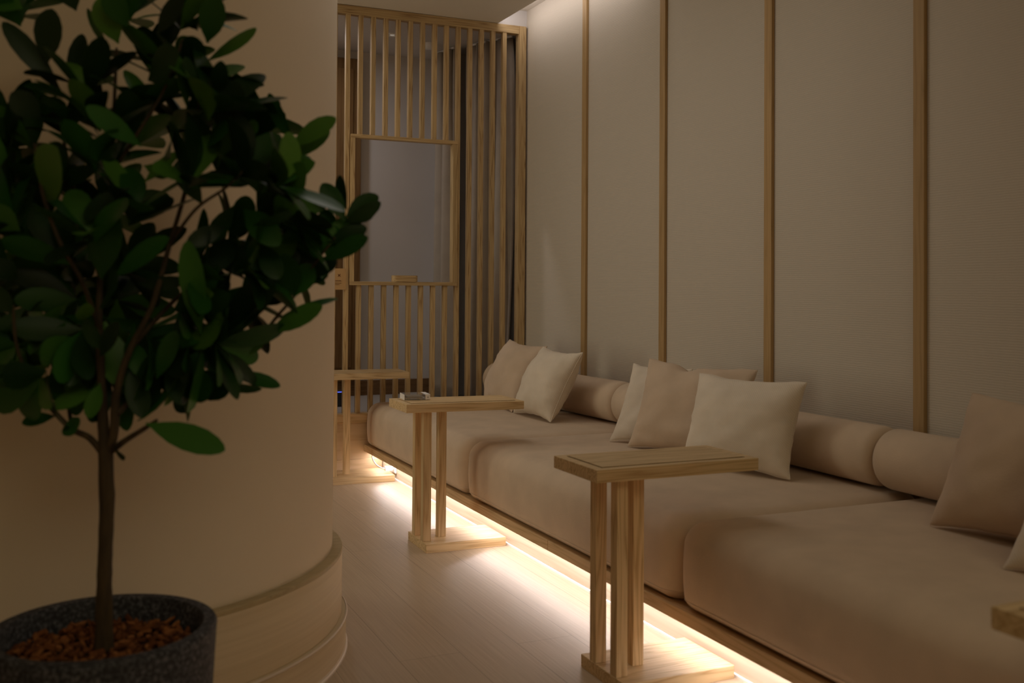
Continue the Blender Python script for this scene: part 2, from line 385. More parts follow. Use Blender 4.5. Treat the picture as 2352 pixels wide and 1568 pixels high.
# ------------------------------------------------------------------ lattice screen
t = empty('lattice_screen', (0, 5.85, .357), 'oak slatted screen with a square opening, standing on the low wooden wall behind the sofa', 'screen')
def part(name, x0, x1, ya, yb, z0, z1, m, bev=.0015):
    return obj(name, B(x0-(x0+x1)/2, x1-(x0+x1)/2, ya-5.85, yb-5.85, z0-.357, z1-.357, bev=bev), m, t, loc=((x0+x1)/2, 0, 0))
part('top_rail', .80, 2.647, 5.83, 5.88, 2.712, 2.763, M['oak_x'])
part('post', 2.647, 2.697, 5.828, 5.88, .357, 2.763, M['oak_z'])
part('post', .76, .80, 5.83, 5.88, .357, 2.763, M['oak_z'])
for k in range(-8, 14):
    x = 1.547 + .0775*k - .0135 - .0035
    xa, xb = x, x+.027
    if 1 <= k <= 8:
        part('slat', xa, xb, 5.835, 5.866, 2.003, 2.714, M['oak_z'])
        part('slat', xa, xb, 5.835, 5.866, .357, 1.113, M['oak_z'])
    else:
        part('slat', xa, xb, 5.835, 5.866, .357, 2.714, M['oak_z'])
part('opening_header', 1.561, 2.236, 5.822, 5.872, 1.982, 2.004, M['oak_x'])
part('opening_sill', 1.561, 2.236, 5.822, 5.872, 1.112, 1.134, M['oak_x'])
part('opening_jamb', 1.561, 1.587, 5.822, 5.872, 1.134, 1.982, M['oak_z'])
part('opening_jamb', 2.204, 2.236, 5.822, 5.872, 1.134, 1.982, M['oak_z'])

# small wooden box on the opening's sill
t = empty('wooden_box', (1.905, 5.847, 1.1345), 'small round-cornered wooden box on the sill of the screen opening', 'box')
bm = B(-.08, .08, -.03, .03, 0, .034, bev=0)
es = [e for e in bm.edges if abs(e.verts[0].co.z-e.verts[1].co.z) > .01]
bmesh.ops.bevel(bm, geom=es, offset=.026, segments=6, profile=.5, affect='EDGES')
obj('body', bm, M['oak_x'], t, smooth=True, sharp=.8)
bm = B(-.079, .079, -.0292, .0292, .0341, .038, bev=0)
es = [e for e in bm.edges if abs(e.verts[0].co.z-e.verts[1].co.z) > .001]
bmesh.ops.bevel(bm, geom=es, offset=.026, segments=6, profile=.5, affect='EDGES')
obj('lid', bm, M['oak_x'], t, smooth=True, sharp=.8)

# kraft card on the screen
t = empty('sign_card', (1.497, 5.825, 1.147), 'kraft sign card with a cross mark and small print on the screen slats', 'sign')
def roundcard(w, h, r, th):
    bm = bmesh.new(); pts = []
    for cx, cz, a0 in ((w-r, h-r, 0), (-w+r, h-r, 90), (-w+r, -h+r, 180), (w-r, -h+r, 270)):
        for k in range(6):
            a = math.radians(a0+18*k); pts.append((cx+r*math.cos(a), cz+r*math.sin(a)))
    f = bm.faces.new([bm.verts.new((x, 0, z)) for x, z in pts])
    e = bmesh.ops.extrude_face_region(bm, geom=[f]); bmesh.ops.translate(bm, vec=(0, th, 0), verts=[v for v in e['geom'] if isinstance(v, bmesh.types.BMVert)])
    return bm
obj('card_face', roundcard(.043, .062, .007, .004), M['card'], t)
bm = bmesh.new()
for s in (-1, 1):
    b2 = B(-.010, .010, -.0012, 0, -.0018, .0018)
    bmesh.ops.rotate(b2, verts=b2.verts[:], cent=(0, 0, 0), matrix=Matrix.Rotation(s*math.pi/4, 3, 'Y'))
    me = D.meshes.new('tmp'); b2.to_mesh(me); b2.free(); bm.from_mesh(me); D.meshes.remove(me)
bmesh.ops.translate(bm, verts=bm.verts[:], vec=(.001, -.0002, .022))
obj('cross_mark', bm, M['ink'], t)
bm = bmesh.new(); rr = random.Random(3)
for zz, hgt, xs, xe in ((-.010, .0052, -.032, .014), (-.024, .0036, -.030, .012), (-.033, .003, -.026, .002)):
    x = xs
    while x < xe:
        w = rr.uniform(.002, .0042)
        box(bm, x, x+w*.35, -.0012, 0, zz-hgt/2, zz+hgt/2)
        box(bm, x, x+w, -.0012, 0, zz-hgt/2, zz-hgt/2+hgt*.22)
        if rr.random() > .4: box(bm, x, x+w, -.0012, 0, zz+hgt*.28, zz+hgt/2)
        x += w+.0012
obj('small_print', bm, M['ink'], t)

# things in the niche
t = empty('downlight', (1.95, 6.28, 2.735), 'small recessed downlight in the ceiling behind the screen', 'ceiling light')
obj('trim_ring', lathe(bmesh.new(), [(.026, 0), (.042, 0), (.042, -.006), (.028, -.008), (.026, 0)], 32), M['white'], t, smooth=True)
obj('lamp', lathe(bmesh.new(), [(0, -.002), (.016, -.002), (.012, -.006), (0, -.007)], 24), M['lampglow'], t, smooth=True)
t = empty('smoke_detector', (2.25, 6.42, 2.735), 'white round smoke detector on the ceiling behind the screen', 'smoke detector')
obj('body', lathe(bmesh.new(), [(0, 0), (.052, 0), (.054, -.012), (.045, -.03), (.02, -.036), (0, -.036)], 32), M['white'], t, smooth=True, sharp=.9)
obj('indicator', lathe(bmesh.new(), [(0, -.0361), (.005, -.0361), (.004, -.0385), (0, -.039)], 12), M['dark'], t, loc=(-.022, -.022, .006))
t = empty('network_box', (1.60, 6.28, .352), 'small dark box with a thin blue light on the platform behind the screen', 'device')
obj('case', B(-.05, .05, -.05, .05, 0, .098, bev=.006), M['dark'], t)
obj('light_strip', B(-.048, .048, -.0515, -.050, .090, .0945), M['blue'], t)

# two curtain panels gathered beside the niche side wall, coloured dark for shade
def curtain(A, E, waves, amp0, seed):
    bm = bmesh.new(); n, nz = int(26*waves), 26
    dirv = (E-A).normalized(); nor = Vector((-dirv.y, dirv.x)); c = (A+E)/2
    grid = []
    for j in range(nz+1):
        z = j/nz; row = []
        for i in range(n+1):
            s = i/n
            ph = s*waves*2*math.pi + .8*math.sin(s*5+seed) + .5*math.sin(s*11+seed*2)
            amp = amp0*(1+.3*math.sin(s*9+seed))*(.8+.3*(1-z)) * (1 - .35*max(0, z-.93)/.07)
            w = math.sin(ph + .6*math.sin(3*(1-z)+seed)) + .3*math.sin(2*ph+1.2)
            sway = .02*math.sin(2.5*z+seed)*(1-z)
            p = A.lerp(E, s) + nor*amp*w + dirv*(.012*math.sin(ph*2+4*z) + sway*(s-.5)*2)
            row.append(bm.verts.new((p.x-c.x, p.y-c.y, z*2.362)))
        grid.append(row)
    for j in range(nz):
        for i in range(n): bm.faces.new((grid[j][i], grid[j][i+1], grid[j+1][i+1], grid[j+1][i]))
    return bm, c
for A, E, wv, am, sd_, lab in ((Vector((2.375, 6.62)), Vector((2.425, 6.40)), 2.5, .035, 1, 'grey-beige curtain panel farther back behind the slatted screen, left of a dark gap'),
                     (Vector((2.49, 6.32)), Vector((2.652, 5.95)), 3.5, .045, 4, 'grey-beige curtain panel nearest the slatted screen, right of a dark gap')):
    bm, c = curtain(A, E, wv, am, sd_)
    t = empty('curtain', (c.x, c.y, .357), lab, 'curtain', 'curtains behind the slatted screen')
    o = obj('cloth', bm, M['curtain'], t, smooth=True)
    sd = o.modifiers.new('thick', 'SOLIDIFY'); sd.thickness = .003
    a2, e2 = A-c, E-c
    obj('track', tube(bmesh.new(), [(a2.x, a2.y, 2.369), (e2.x, e2.y, 2.369)], .008), M['white'], t)

# ------------------------------------------------------------------ sofa bench
t = empty('sofa_bench', (1.66, 3.3, 0), 'long low oak bench base under the sofa cushions with a floating front edge', 'bench')
def bp(name, x0, x1, ya, yb, z0, z1, m, bev=.002): return obj(name, B(x0-1.66, x1-1.66, ya-3.3, yb-3.3, z0, z1, bev=bev), m, t)
bp('front_board', 1.66, 1.685, 3.3735, 5.838, .132, .171, M['plinth'])
bp('front_board', 1.66, 1.685, .2, 3.3715, .132, .171, M['plinth'])
bp('deck', 1.685, 2.692, .2, 5.838, .150, .170, M['plinth'])
bp('kickboard', 1.775, 1.795, 3.1, 5.838, .008, .150, M['skirt'])
bp('kickboard', 1.775, 1.795, .2, 3.098, .008, .150, M['skirt'])
bp('caulk_line', 1.768, 1.79, .2, 5.838, .0, .0075, M['caulk'], bev=0)

# seat cushions: a soft profile swept round a round-cornered plan, crowned on top
RA = .075
def plan_loop(hx, hy, ra, inset, n_side=(22, 34), n_c=9):
    """points and outward normals of a round-cornered rectangle shrunk by `inset` (same count for every inset)"""
    x, y, r = hx-inset, hy-inset, max(1e-4, ra-inset)
    out = []
    cs = [(x-r, y-r, 0), (-x+r, y-r, 90), (-x+r, -y+r, 180), (x-r, -y+r, 270)]
    for q in range(4):
        cx, cy, a0 = cs[q]
        for k in range(n_c):
            a = math.radians(a0+90*k/(n_c-1)); d = Vector((math.cos(a), math.sin(a)))
            out.append((Vector((cx, cy))+d*r, d))
        nx, ny, a1 = cs[(q+1) % 4]; a = math.radians(a0+90); d = Vector((math.cos(a), math.sin(a)))
        p0 = Vector((cx, cy))+d*r; p1 = Vector((nx, ny))+d*r; n = n_side[0] if q % 2 else n_side[1]
        n = n_side[q % 2]
        for k in range(1, n): out.append((p0.lerp(p1, k/n), d))
    return out
def seat_pt(p, d, z, hx, hy, hz, seed):
    gz = max(0, 1-((z-hz*.9)/(hz*.95))**2); gx = max(0, 1-(p.x/hx)**2); gy = max(0, 1-(p.y/hy)**2)
    b = gz*(d.x**2*.017*(.7+.3*gy) + d.y**2*.001)
    edge = max(abs(p.x)/hx, abs(p.y)/hy)
    b *= max(0, (edge-.8)/.2)
    w = noise.noise(Vector((p.x*2.4, p.y*2.4, z*2.4+seed)))
    return Vector((p.x + d.x*b + .003*w, p.y + d.y*b, z))
def seat_mesh(lx, ly, H, seed):
    hx, hy, hz = lx/2, ly/2, H/2; bm = bmesh.new(); rings = []
    rb, rt_ = .040, .062
    prof = []
    for m in (.40, .25, .12, .06): prof.append((m, 0))
    for k in range(7):
        a = math.pi/2*k/6; prof.append((rb-rb*math.sin(a), rb-rb*math.cos(a)))
    for k in range(1, 7): prof.append((0, rb+(H-.010-rt_-rb)*k/7))
    for k in range(9):
        a = math.pi/2*k/8; prof.append((rt_-rt_*math.cos(a), H-.010-rt_+rt_*math.sin(a)))
    for m in (.075, .095, .12, .15, .19, .24, .30, .36, .42, .47, .495): prof.append((m, None))
    for m, z in prof:
        row = []
        for p, d in plan_loop(hx, hy, RA, m):
            zz = z
            if zz is None:
                gx = max(0, 1-(p.x/(hx-rt_))**2); gy = max(0, 1-(p.y/(hy-rt_))**2)
                zz = H-.010 + .011*(gx*gy)**.5 + .0025*noise.noise(Vector((p.x*2.6, p.y*2.6, seed)))*min(1, (gx*gy)**.5*2)
            row.append(bm.verts.new(seat_pt(p, d, zz, hx, hy, hz, seed)))
        rings.append(row)
    n = len(rings[0])
    for a, b in zip(rings, rings[1:]):
        for k in range(n): bm.faces.new((a[k], a[(k+1) % n], b[(k+1) % n], b[k]))
    bm.faces.new(rings[0]); bm.faces.new(rings[-1])
    return bm
seat_lab = ['tan seat cushion at the far end of the sofa beside the slatted screen',
            'middle tan seat cushion of the sofa, behind the two nearer tables',
            'nearest tan seat cushion of the sofa, running out of the right edge']
ys = [(4.213, 5.820), (2.533, 4.210), (.86, 2.530)]
for (ya, yb), lab in zip(ys, seat_lab):
    ly = yb-ya; hx, hy = .5, ly/2
    t = empty('seat_cushion', (2.165, (ya+yb)/2, .1725), lab, 'seat cushion', 'seat cushions along the sofa')
    obj('cover', seat_mesh(1.0, ly, .262, ya), M['seat'], t, smooth=True)
    for zz, ins, rad in ((.030, .0012, .0018),):
        pts = [seat_pt(p, d, zz, hx, hy, .131, ya) for p, d in plan_loop(hx, hy, RA, ins)]
        pts.append(pts[0].copy())
        obj('piping', tube(bmesh.new(), pts, rad, 6, cap=False), M['seat'], t, smooth=True)

# bolsters
def bolster_mesh(L, r, seed):
    bm = bmesh.new(); n = 40; prof = []
    for k in range(9):
        a = math.pi/2*k/8; rr = .034
        prof.append((-L/2+rr-rr*math.cos(a), r-rr+rr*math.sin(a)))
    prof = [(-L/2+.004, .0), (-L/2+.001, r*.4)] + prof
    midn = 14
    for k in range(1, midn): prof.append((-L/2+.034+(L-.068)*k/midn, r))
    prof += [(-a, b) for a, b in prof[:11][::-1]]
    rings = []
    for s, q in prof:
        rings.append([bm.verts.new((q*math.cos(2*math.pi*k/n)*(1+.015*noise.noise(Vector((s*3, k*.16, seed)))), s, q*math.sin(2*math.pi*k/n)*(1+.012*noise.noise(Vector((s*3, k*.2, seed+4)))))) if q > 0 else None for k in range(n)])
    c0 = bm.verts.new((0, prof[0][0], 0)); c1 = bm.verts.new((0, prof[-1][0], 0))
    for i in range(1, len(rings)-2):
        for k in range(n): bm.faces.new((rings[i][k], rings[i][(k+1) % n], rings[i+1][(k+1) % n], rings[i+1][k]))
    for k in range(n):
        bm.faces.new((c0, rings[1][(k+1) % n], rings[1][k])); bm.faces.new((c1, rings[-2][k], rings[-2][(k+1) % n]))
    return bm
def pip_ring(r, s):
    return [(r*math.cos(2*math.pi*k/36), s, r*math.sin(2*math.pi*k/36)) for k in range(37)]
bl = [((2.50, 5.825), (2.562, 4.345), 'tan bolster cushion at the far end of the sofa behind the first pair of pillows'),
      ((2.562, 4.335), (2.562, 2.605), 'tan bolster cushion along the middle of the sofa back behind three pillows'),
      ((2.562, 2.595), (2.562, .90), 'nearest tan bolster cushion, behind the pillow at the right edge')]
R_B = .102
for a, b, lab in bl:
    a, b = Vector(a), Vector(b); L = (a-b).length; c = (a+b)/2
    t = empty('bolster', (c.x, c.y, .436), lab, 'bolster', 'bolsters along the sofa back', rz=math.atan2(-(a-b).x, (a-b).y))
    obj('cover', bolster_mesh(L, R_B, a.y), M['seat'], t, loc=(0, 0, R_B), smooth=True)
    for s in (-1, 1): obj('piping', tube(bmesh.new(), pip_ring(R_B-.012, s*(L/2-.014)), .003, 6, cap=False), M['seat'], t, loc=(0, 0, R_B), smooth=True)

# ------------------------------------------------------------------ pillows
SEAT_Z = .4375
def pillow(name, TL, TR, BL, BR, T, m, label, group, seed, dent=None, pinch=.09, zmin=SEAT_Z):
    TL, TR, BL, BR = (Vector(v) for v in (TL, TR, BL, BR))
    nrm = (TR-BL).cross(TL-BR).normalized()
    if nrm.x > 0: nrm = -nrm         # towards the aisle
    base = (BL+BR)/2; base.z = zmin
    n = 30; bm = bmesh.new(); uvl = bm.loops.layers.uv.new('UVMap')
    rr = random.Random(seed)
    def pt(u, v, s):
        U = u*(1-pinch*(1-v*v)**1.2*abs(u)**2); V = v*(1-pinch*1.1*(1-u*u)**1.2*abs(v)**2)
        a, b = (U+1)/2, (V+1)/2
        p = (BL*(1-a)+BR*a)*(1-b) + (TL*(1-a)+TR*a)*b
        e = max(0, (1-u*u)*(1-v*v))
        th = T*e**.47
        w = noise.noise(Vector((u*1.6+seed, v*1.6, s*2.3)))*.012 + noise.noise(Vector((u*3.4+seed, v*3.4, s*5)))*.007
        edge = 1-min(1, min(1-abs(u), 1-abs(v))/.35)
        al, ac = (v, 1-abs(u)) if abs(u) > abs(v) else (u, 1-abs(v))
        w += edge*.016*noise.noise(Vector((al*7+seed*3, ac*2.2, s*1.7 + (9 if abs(u) > abs(v) else 0))))
        U *= 1 - .024*noise.noise(Vector((v*3.5, seed, 3))) * abs(u); V *= 1 - .024*noise.noise(Vector((u*3.5, seed, 7))) * abs(v)
        a, b = (U+1)/2, (V+1)/2
        p = (BL*(1-a)+BR*a)*(1-b) + (TL*(1-a)+TR*a)*b
        th = max(0, th + w*min(1, e*4))
        p = p + nrm*(th*s)
        if dent:
            du, dv, dr, dd = dent
            q = math.exp(-((u-du)**2+(v-dv)**2)/dr**2); p = p - nrm*s*dd*q*(s > 0) - Vector((0, 0, 1))*dd*.8*q
        if p.z < zmin+.0015: p.z = zmin+.0015+ (p.z-zmin)*.02
        return p - base
    grid = {}
    for s in (1, -1):
        for i in range(n+1):
            for j in range(n+1):
                u, v = math.sin((2*i/n-1)*math.pi/2), math.sin((2*j/n-1)*math.pi/2)
                brd = i in (0, n) or j in (0, n)
                if brd and s == -1: grid[s, i, j] = grid[1, i, j]
                else: grid[s, i, j] = bm.verts.new(pt(u, v, s))
    for s in (1, -1):
        for i in range(n):
            for j in range(n):
                ids = [(i, j), (i+1, j), (i+1, j+1), (i, j+1)]
                f = bm.faces.new([grid[s, a, b] for a, b in ids])
                for lp, (a, b) in zip(f.loops, ids):
                    lp[uvl].uv = (math.sin((2*a/n-1)*math.pi/2)*.5+.5, math.sin((2*b/n-1)*math.pi/2)*.5+.5)
    t = empty(name, base, label, 'pillow', group)
    o = obj('cover', bm, m, t, smooth=True)
    seam = [pt(math.sin((2*i/n-1)*math.pi/2), -1, 1) for i in range(n)] + [pt(1, math.sin((2*j/n-1)*math.pi/2), 1) for j in range(n)] + \
           [pt(-math.sin((2*i/n-1)*math.pi/2), 1, 1) for i in range(n)] + [pt(-1, -math.sin((2*j/n-1)*math.pi/2), 1) for j in range(n)]
    seam.append(seam[0].copy())
    obj('seam', tube(bmesh.new(), seam, .0022, 5, cap=False), m, t, smooth=True)
    return t
G1, G2 = 'tan throw pillows', 'cream woven throw pillows'
pillow('throw_pillow', (2.40, 5.39, .800), (2.40, 4.90, .788), (2.27, 5.46, .44), (2.22, 4.95, .44), .098, M['tan'],
       'tan throw pillow at the far end of the sofa, next to the slatted screen', G1, 1)
pillow('throw_pillow', (2.335, 4.81, .792), (2.37, 4.435, .782), (2.22, 4.93, .44), (2.235, 4.515, .44), .10, M['cream'],
       'cream woven pillow leaning on the far tan pillow', G2, 2)
pillow('throw_pillow', (2.37, 3.945, .764), (2.50, 3.68, .755), (2.20, 3.86, .44), (2.36, 3.58, .44), .05, M['cream'],
       'cream woven pillow half hidden behind the creased tan pillow', G2, 3)
pillow('throw_pillow', (2.31, 3.72, .803), (2.51, 3.24, .786), (2.19, 3.69, .44), (2.38, 3.20, .44), .075, M['tan'],
       'tan throw pillow with a creased top edge between two cream pillows', G1, 4, dent=(-.2, 1.0, .13, .028))
pillow('throw_pillow', (2.29, 3.315, .775), (2.41, 2.838, .777), (2.19, 3.29, .44), (2.325, 2.83, .44), .085, M['cream'],
       'large cream woven pillow above the near table top', G2, 5)
pillow('throw_pillow', (2.37, 2.095, .812), (2.44, 1.62, .80), (2.255, 2.14, .44), (2.32, 1.70, .44), .098, M['tan'],
       'tan throw pillow at the right edge of the picture', G1, 6)
pillow('throw_pillow', (2.19, 1.72, .79), (2.33, 1.25, .79), (2.07, 1.735, .44), (2.22, 1.30, .44), .09, M['cream'],
       'cream woven pillow cut off by the right edge, in front of a tan one', G2, 7)

# ------------------------------------------------------------------ side tables
def table(x, y, rz, label, droop=0):
    t = empty('side_table', (x, y, 0), label, 'side table', 'oak C-shaped side tables along the sofa', rz=rz)
    obj('base', B(0, .358, 0, .25, 0, .037, bev=.0015), M['ash_x'], t)
    for lx, ly in ((0, .047), (0, .165), (.087, .105)):
        obj('leg', B(-.0175, .0175, -.0175, .0175, 0, .546, bev=.0012), M['ash_z'], t, loc=(lx+.0185, ly+.0175, .037))
    # top: frame with a groove round an inlaid panel
    tp = obj('top', B(-.091, .437, -.004, .252, 0, .035, bev=.0012), M['ash_x'], t, loc=(0, 0, .583))
    g = bmesh.new(); a, b, c, dd, w = -.062, .408, .022, .226, .0035
    for (x0, x1, yy0, yy1) in ((a, b, c, c+w), (a, b, dd-w, dd), (a, a+w, c, dd), (b-w, b, c, dd)): box(g, x0, x1, yy0, yy1, .0351, .0355)
    obj('groove', g, M['groove'], tp)
    obj('inlay', B(a+w, b-w, c+w, dd-w, .0351, .037), M['ash_x'], tp)
    if droop: tp.rotation_euler = (0, droop, 0)
    return t
T1 = table(1.397, 5.549, math.radians(-3), 'oak side table farthest down the row, by the pillar and screen')
T2 = table(1.402, 3.985, math.radians(-1), 'oak side table with the clear acrylic block on its top', droop=math.radians(.45))
T3 = table(1.402, 2.374, 0, 'nearest complete oak side table, in front of the middle seat cushion')
T4 = table(1.402, .872, 0, 'oak side table whose top corner shows at the right edge')

t = empty('acrylic_block', (1.408, 4.162, .6215), 'clear acrylic block with a frosted end lying on the side table', 'acrylic block', rz=math.radians(-7))
obj('clear_body', B(-.056, .034, -.05, .05, 0, .023, bev=.001), M['acrylic'], t)
obj('core', B(-.04, .026, -.04, .04, .006, .014), plain('smoky_slot', (.42, .35, .29), .3), t)
obj('frosted_end', B(-.0562, -.0552, -.05, .05, 0, .023), M['frost'], t)
obj('frosted_end', B(.0345, .056, -.05, .05, 0, .023, bev=.001), M['frost'], t)
obj('screw', tube(bmesh.new(), [(.046, -.0512, .011), (.046, -.049, .011)], .0018, 8), M['dark'], t)

# socket and plug under the sofa edge
t = empty('wall_socket', (1.7742, 5.60, .058), 'white socket plate on the kickboard under the far end of the sofa', 'socket')
obj('plate', B(-.007, 0, -.043, .043, -.02, .066, bev=.002), M['white'], t)
obj('socket_face', B(-.009, -.007, -.02, .02, .0, .045, bev=.001), M['white'], t)
t = empty('charger_plug', (1.762, 5.60, .05), 'white plug with a looping white cable under the sofa edge', 'plug')
obj('plug_body', B(-.045, .002, -.014, .014, .0, .026, bev=.004), M['white'], t, smooth=True, sharp=.7)
obj('cable', tube(bmesh.new(), catmull([(-.043, 0, .013), (-.06, .02, .016), (-.078, .07, .03), (-.085, .12, .06), (-.066, .15, .083), (-.03, .165, .091)], 8), .0036, 8), M['white'], t, smooth=True)

# ------------------------------------------------------------------ potted tree
DP = 1.9
def P(x, y, dd=0.0):
    ray = fw*F_PX + rt*(x-1176) - up*(y-CY)
    return CAM + ray/F_PX*(DP+dd)
rim = P(237, 1437); PX, PY, RZ = rim.x, rim.y, rim.z
pot = empty('potted_tree', (PX, PY, 0), 'small broad-leaved tree in a dark speckled stone pot in the left foreground', 'potted plant')
O = Vector((PX, PY, 0)); Rp = .206
obj('pot', lathe(bmesh.new(), [(0, 0), (.17, 0), (.178, .01), (.192, .2), (Rp-.001, RZ-.012), (Rp, RZ-.006), (Rp-.004, RZ), (Rp-.024, RZ), (Rp-.028, RZ-.005), (Rp-.034, RZ-.12), (0, RZ-.12)], 72), M['granite'], pot, smooth=True, sharp=.8)
obj('soil', lathe(bmesh.new(), [(0, RZ-.050), (Rp-.031, RZ-.054)], 40), M['soil'], pot)
bm = bmesh.new(); rr = random.Random(11)
for i in range(620):
    a = rr.uniform(0, 2*math.pi); q = (Rp-.042)*math.sqrt(rr.random())
    L, W, H = rr.uniform(.010, .030), rr.uniform(.006, .014), rr.uniform(.003, .007)
    mt = Matrix.Translation((q*math.cos(a), q*math.sin(a), RZ-.050+rr.uniform(0, .014))) @ Matrix.Rotation(rr.uniform(0, 6.28), 4, 'Z') @ Matrix.Rotation(rr.gauss(0, .4), 4, 'X') @ Matrix.Rotation(rr.gauss(0, .4), 4, 'Y')
    vs = []
    for k in range(7):
        an = 2*math.pi*k/7; f = rr.uniform(.75, 1.15)
        vs.append((L*.5*math.cos(an)*f, W*.5*math.sin(an)*f))
    t0 = [bm.verts.new(mt @ Vector((x, y, H/2+.002*rr.random()))) for x, y in vs]; b0 = [bm.verts.new(mt @ Vector((x*.9, y*.9, -H/2))) for x, y in vs]
    bm.faces.new(t0); bm.faces.new(b0[::-1])
    for k in range(7): bm.faces.new((t0[k], b0[k], b0[(k+1) % 7], t0[(k+1) % 7]))
o = obj('bark_mulch', bm, M['chips'], pot); o['kind'] = 'stuff'; o['label'] = 'rust-brown bark chips covering the soil'

# trunk and limbs (pixel, pixel, depth offset, radius)
def limb(name, pts, n=8):
    c = catmull([P(x, y, dd) - O for x, y, dd, r in pts], 8)
    rad = []
    for i in range(len(pts)-1):
        for k in range(8): rad.append(pts[i][3] + (pts[i+1][3]-pts[i][3])*k/8)
    rad.append(pts[-1][3])
    rad = [r*(1+.08*noise.noise(p*40)) for r, p in zip(rad, c)]
    return obj(name, tube(bmesh.new(), c, rad, 12), M['bark'], pot, smooth=True)
limb('trunk', [(238, 1490, .0, .0185), (239, 1440, .0, .0165), (240, 1330, 0, .0138), (243, 1240, 0, .0132), (246, 1150, 0, .0142), (244, 1100, 0, .0135), (243, 1040, 0, .0135), (238, 990, .0, .0105), (234, 900, .01, .009), (230, 800, .0, .0075), (228, 700, .0, .006), (236, 560, .02, .005), (255, 400, .0, .0045), (262, 250, .0, .0035), (268, 110, 0, .0025)])
branches = [
 [(246, 1040, 0, .010), (262, 990, -.01, .009), (268, 900, -.02, .0075), (300, 800, -.03, .006), (350, 700, -.04, .005), (390, 560, -.02, .0045), (430, 420, .0, .004), (450, 280, .02, .003), (465, 130, .03, .0022)],
 [(236, 1040, 0, .0075), (205, 1005, .0, .006), (165, 985, .01, .0055), (120, 940, .0, .0045), (80, 890, -.02, .0035), (40, 800, -.05, .003), (30, 700, -.05, .0025)],
 [(256, 1035, 0, .007), (290, 1010, -.03, .0055), (330, 985, -.06, .0045), (360, 965, -.08, .003)],
 [(268, 950, -.02, .006), (330, 900, .02, .005), (420, 880, .05, .0045), (470, 870, .06, .004), (540, 820, .06, .0035), (600, 770, .06, .0035), (640, 722, .06, .003), (676, 680, .06, .0025), (720, 610, .05, .0022), (770, 545, .04, .002)],
 [(300, 800, -.03, .0045), (400, 690, .05, .004), (470, 640, .08, .0035), (540, 590, .08, .003), (600, 520, .07, .003), (650, 440, .06, .0025), (680, 350, .05, .002)],
 [(230, 760, .0, .005), (190, 650, -.06, .004), (140, 560, -.1, .0035), (100, 450, -.12, .003), (80, 330, -.1, .0025)],
 [(232, 640, .0, .0045), (180, 480, .06, .004), (150, 340, .08, .003), (120, 200, .06, .0025), (60, 90, .05, .002)],
 [(390, 560, -.02, .0035), (450, 480, -.08, .003), (520, 430, -.1, .0025), (570, 380, -.1, .002)],
 [(255, 400, .0, .0035), (320, 300, -.06, .003), (380, 200, -.07, .0025), (420, 90, -.06, .002)],
 [(165, 985, .01, .004), (150, 900, .06, .0035), (110, 800, .08, .003), (60, 720, .07, .0025)],
]
for b in branches: limb('branch', b)

# leaves: oblong with a rounded tip, folded a little along the midrib
LB = bmesh.new()
PROF = [(0, .06), (.08, .19), (.20, .50), (.36, .83), (.55, 1.0), (.73, .95), (.88, .68), (.965, .36), (1, .06)]
def leaf(base, tip, W, roll=None, sag=.06, face=None, fold=.22):
    """base/tip in world space; the blade's plane is set by `face` (the direction the blade looks) turned by `roll` about its axis"""
    base, tip = base-O, tip-O
    ax = tip-base; L = ax.length; ax.normalize()
    fc = (face or Vector((0, 0, 1))); fc = fc - ax*fc.dot(ax)
    if fc.length < 1e-3: fc = Vector((1, 0, 0)) - ax*ax.x
    fc.normalize(); side = ax.cross(fc)
    if roll: fc, side = fc*math.cos(roll)+side*math.sin(roll), side*math.cos(roll)-fc*math.sin(roll)
    rows = []
    for tt, w in PROF:
        c = base + ax*L*tt - fc*L*sag*(4*tt*(1-tt)*-.5 + tt*tt*.6)
        hw = W/2*w
        rows.append([LB.verts.new(c + side*hw*k + fc*abs(k)*hw*fold*(1 - .35*abs(k))) for k in (-1, -.55, 0, .55, 1)])
    for a, b in zip(rows, rows[1:]):
        for k in range(4): LB.faces.new((a[k], a[k+1], b[k+1], b[k]))
PXM = DP/F_PX       # metres per pixel at the tree
rl = random.Random(21)
VIEW = -fw
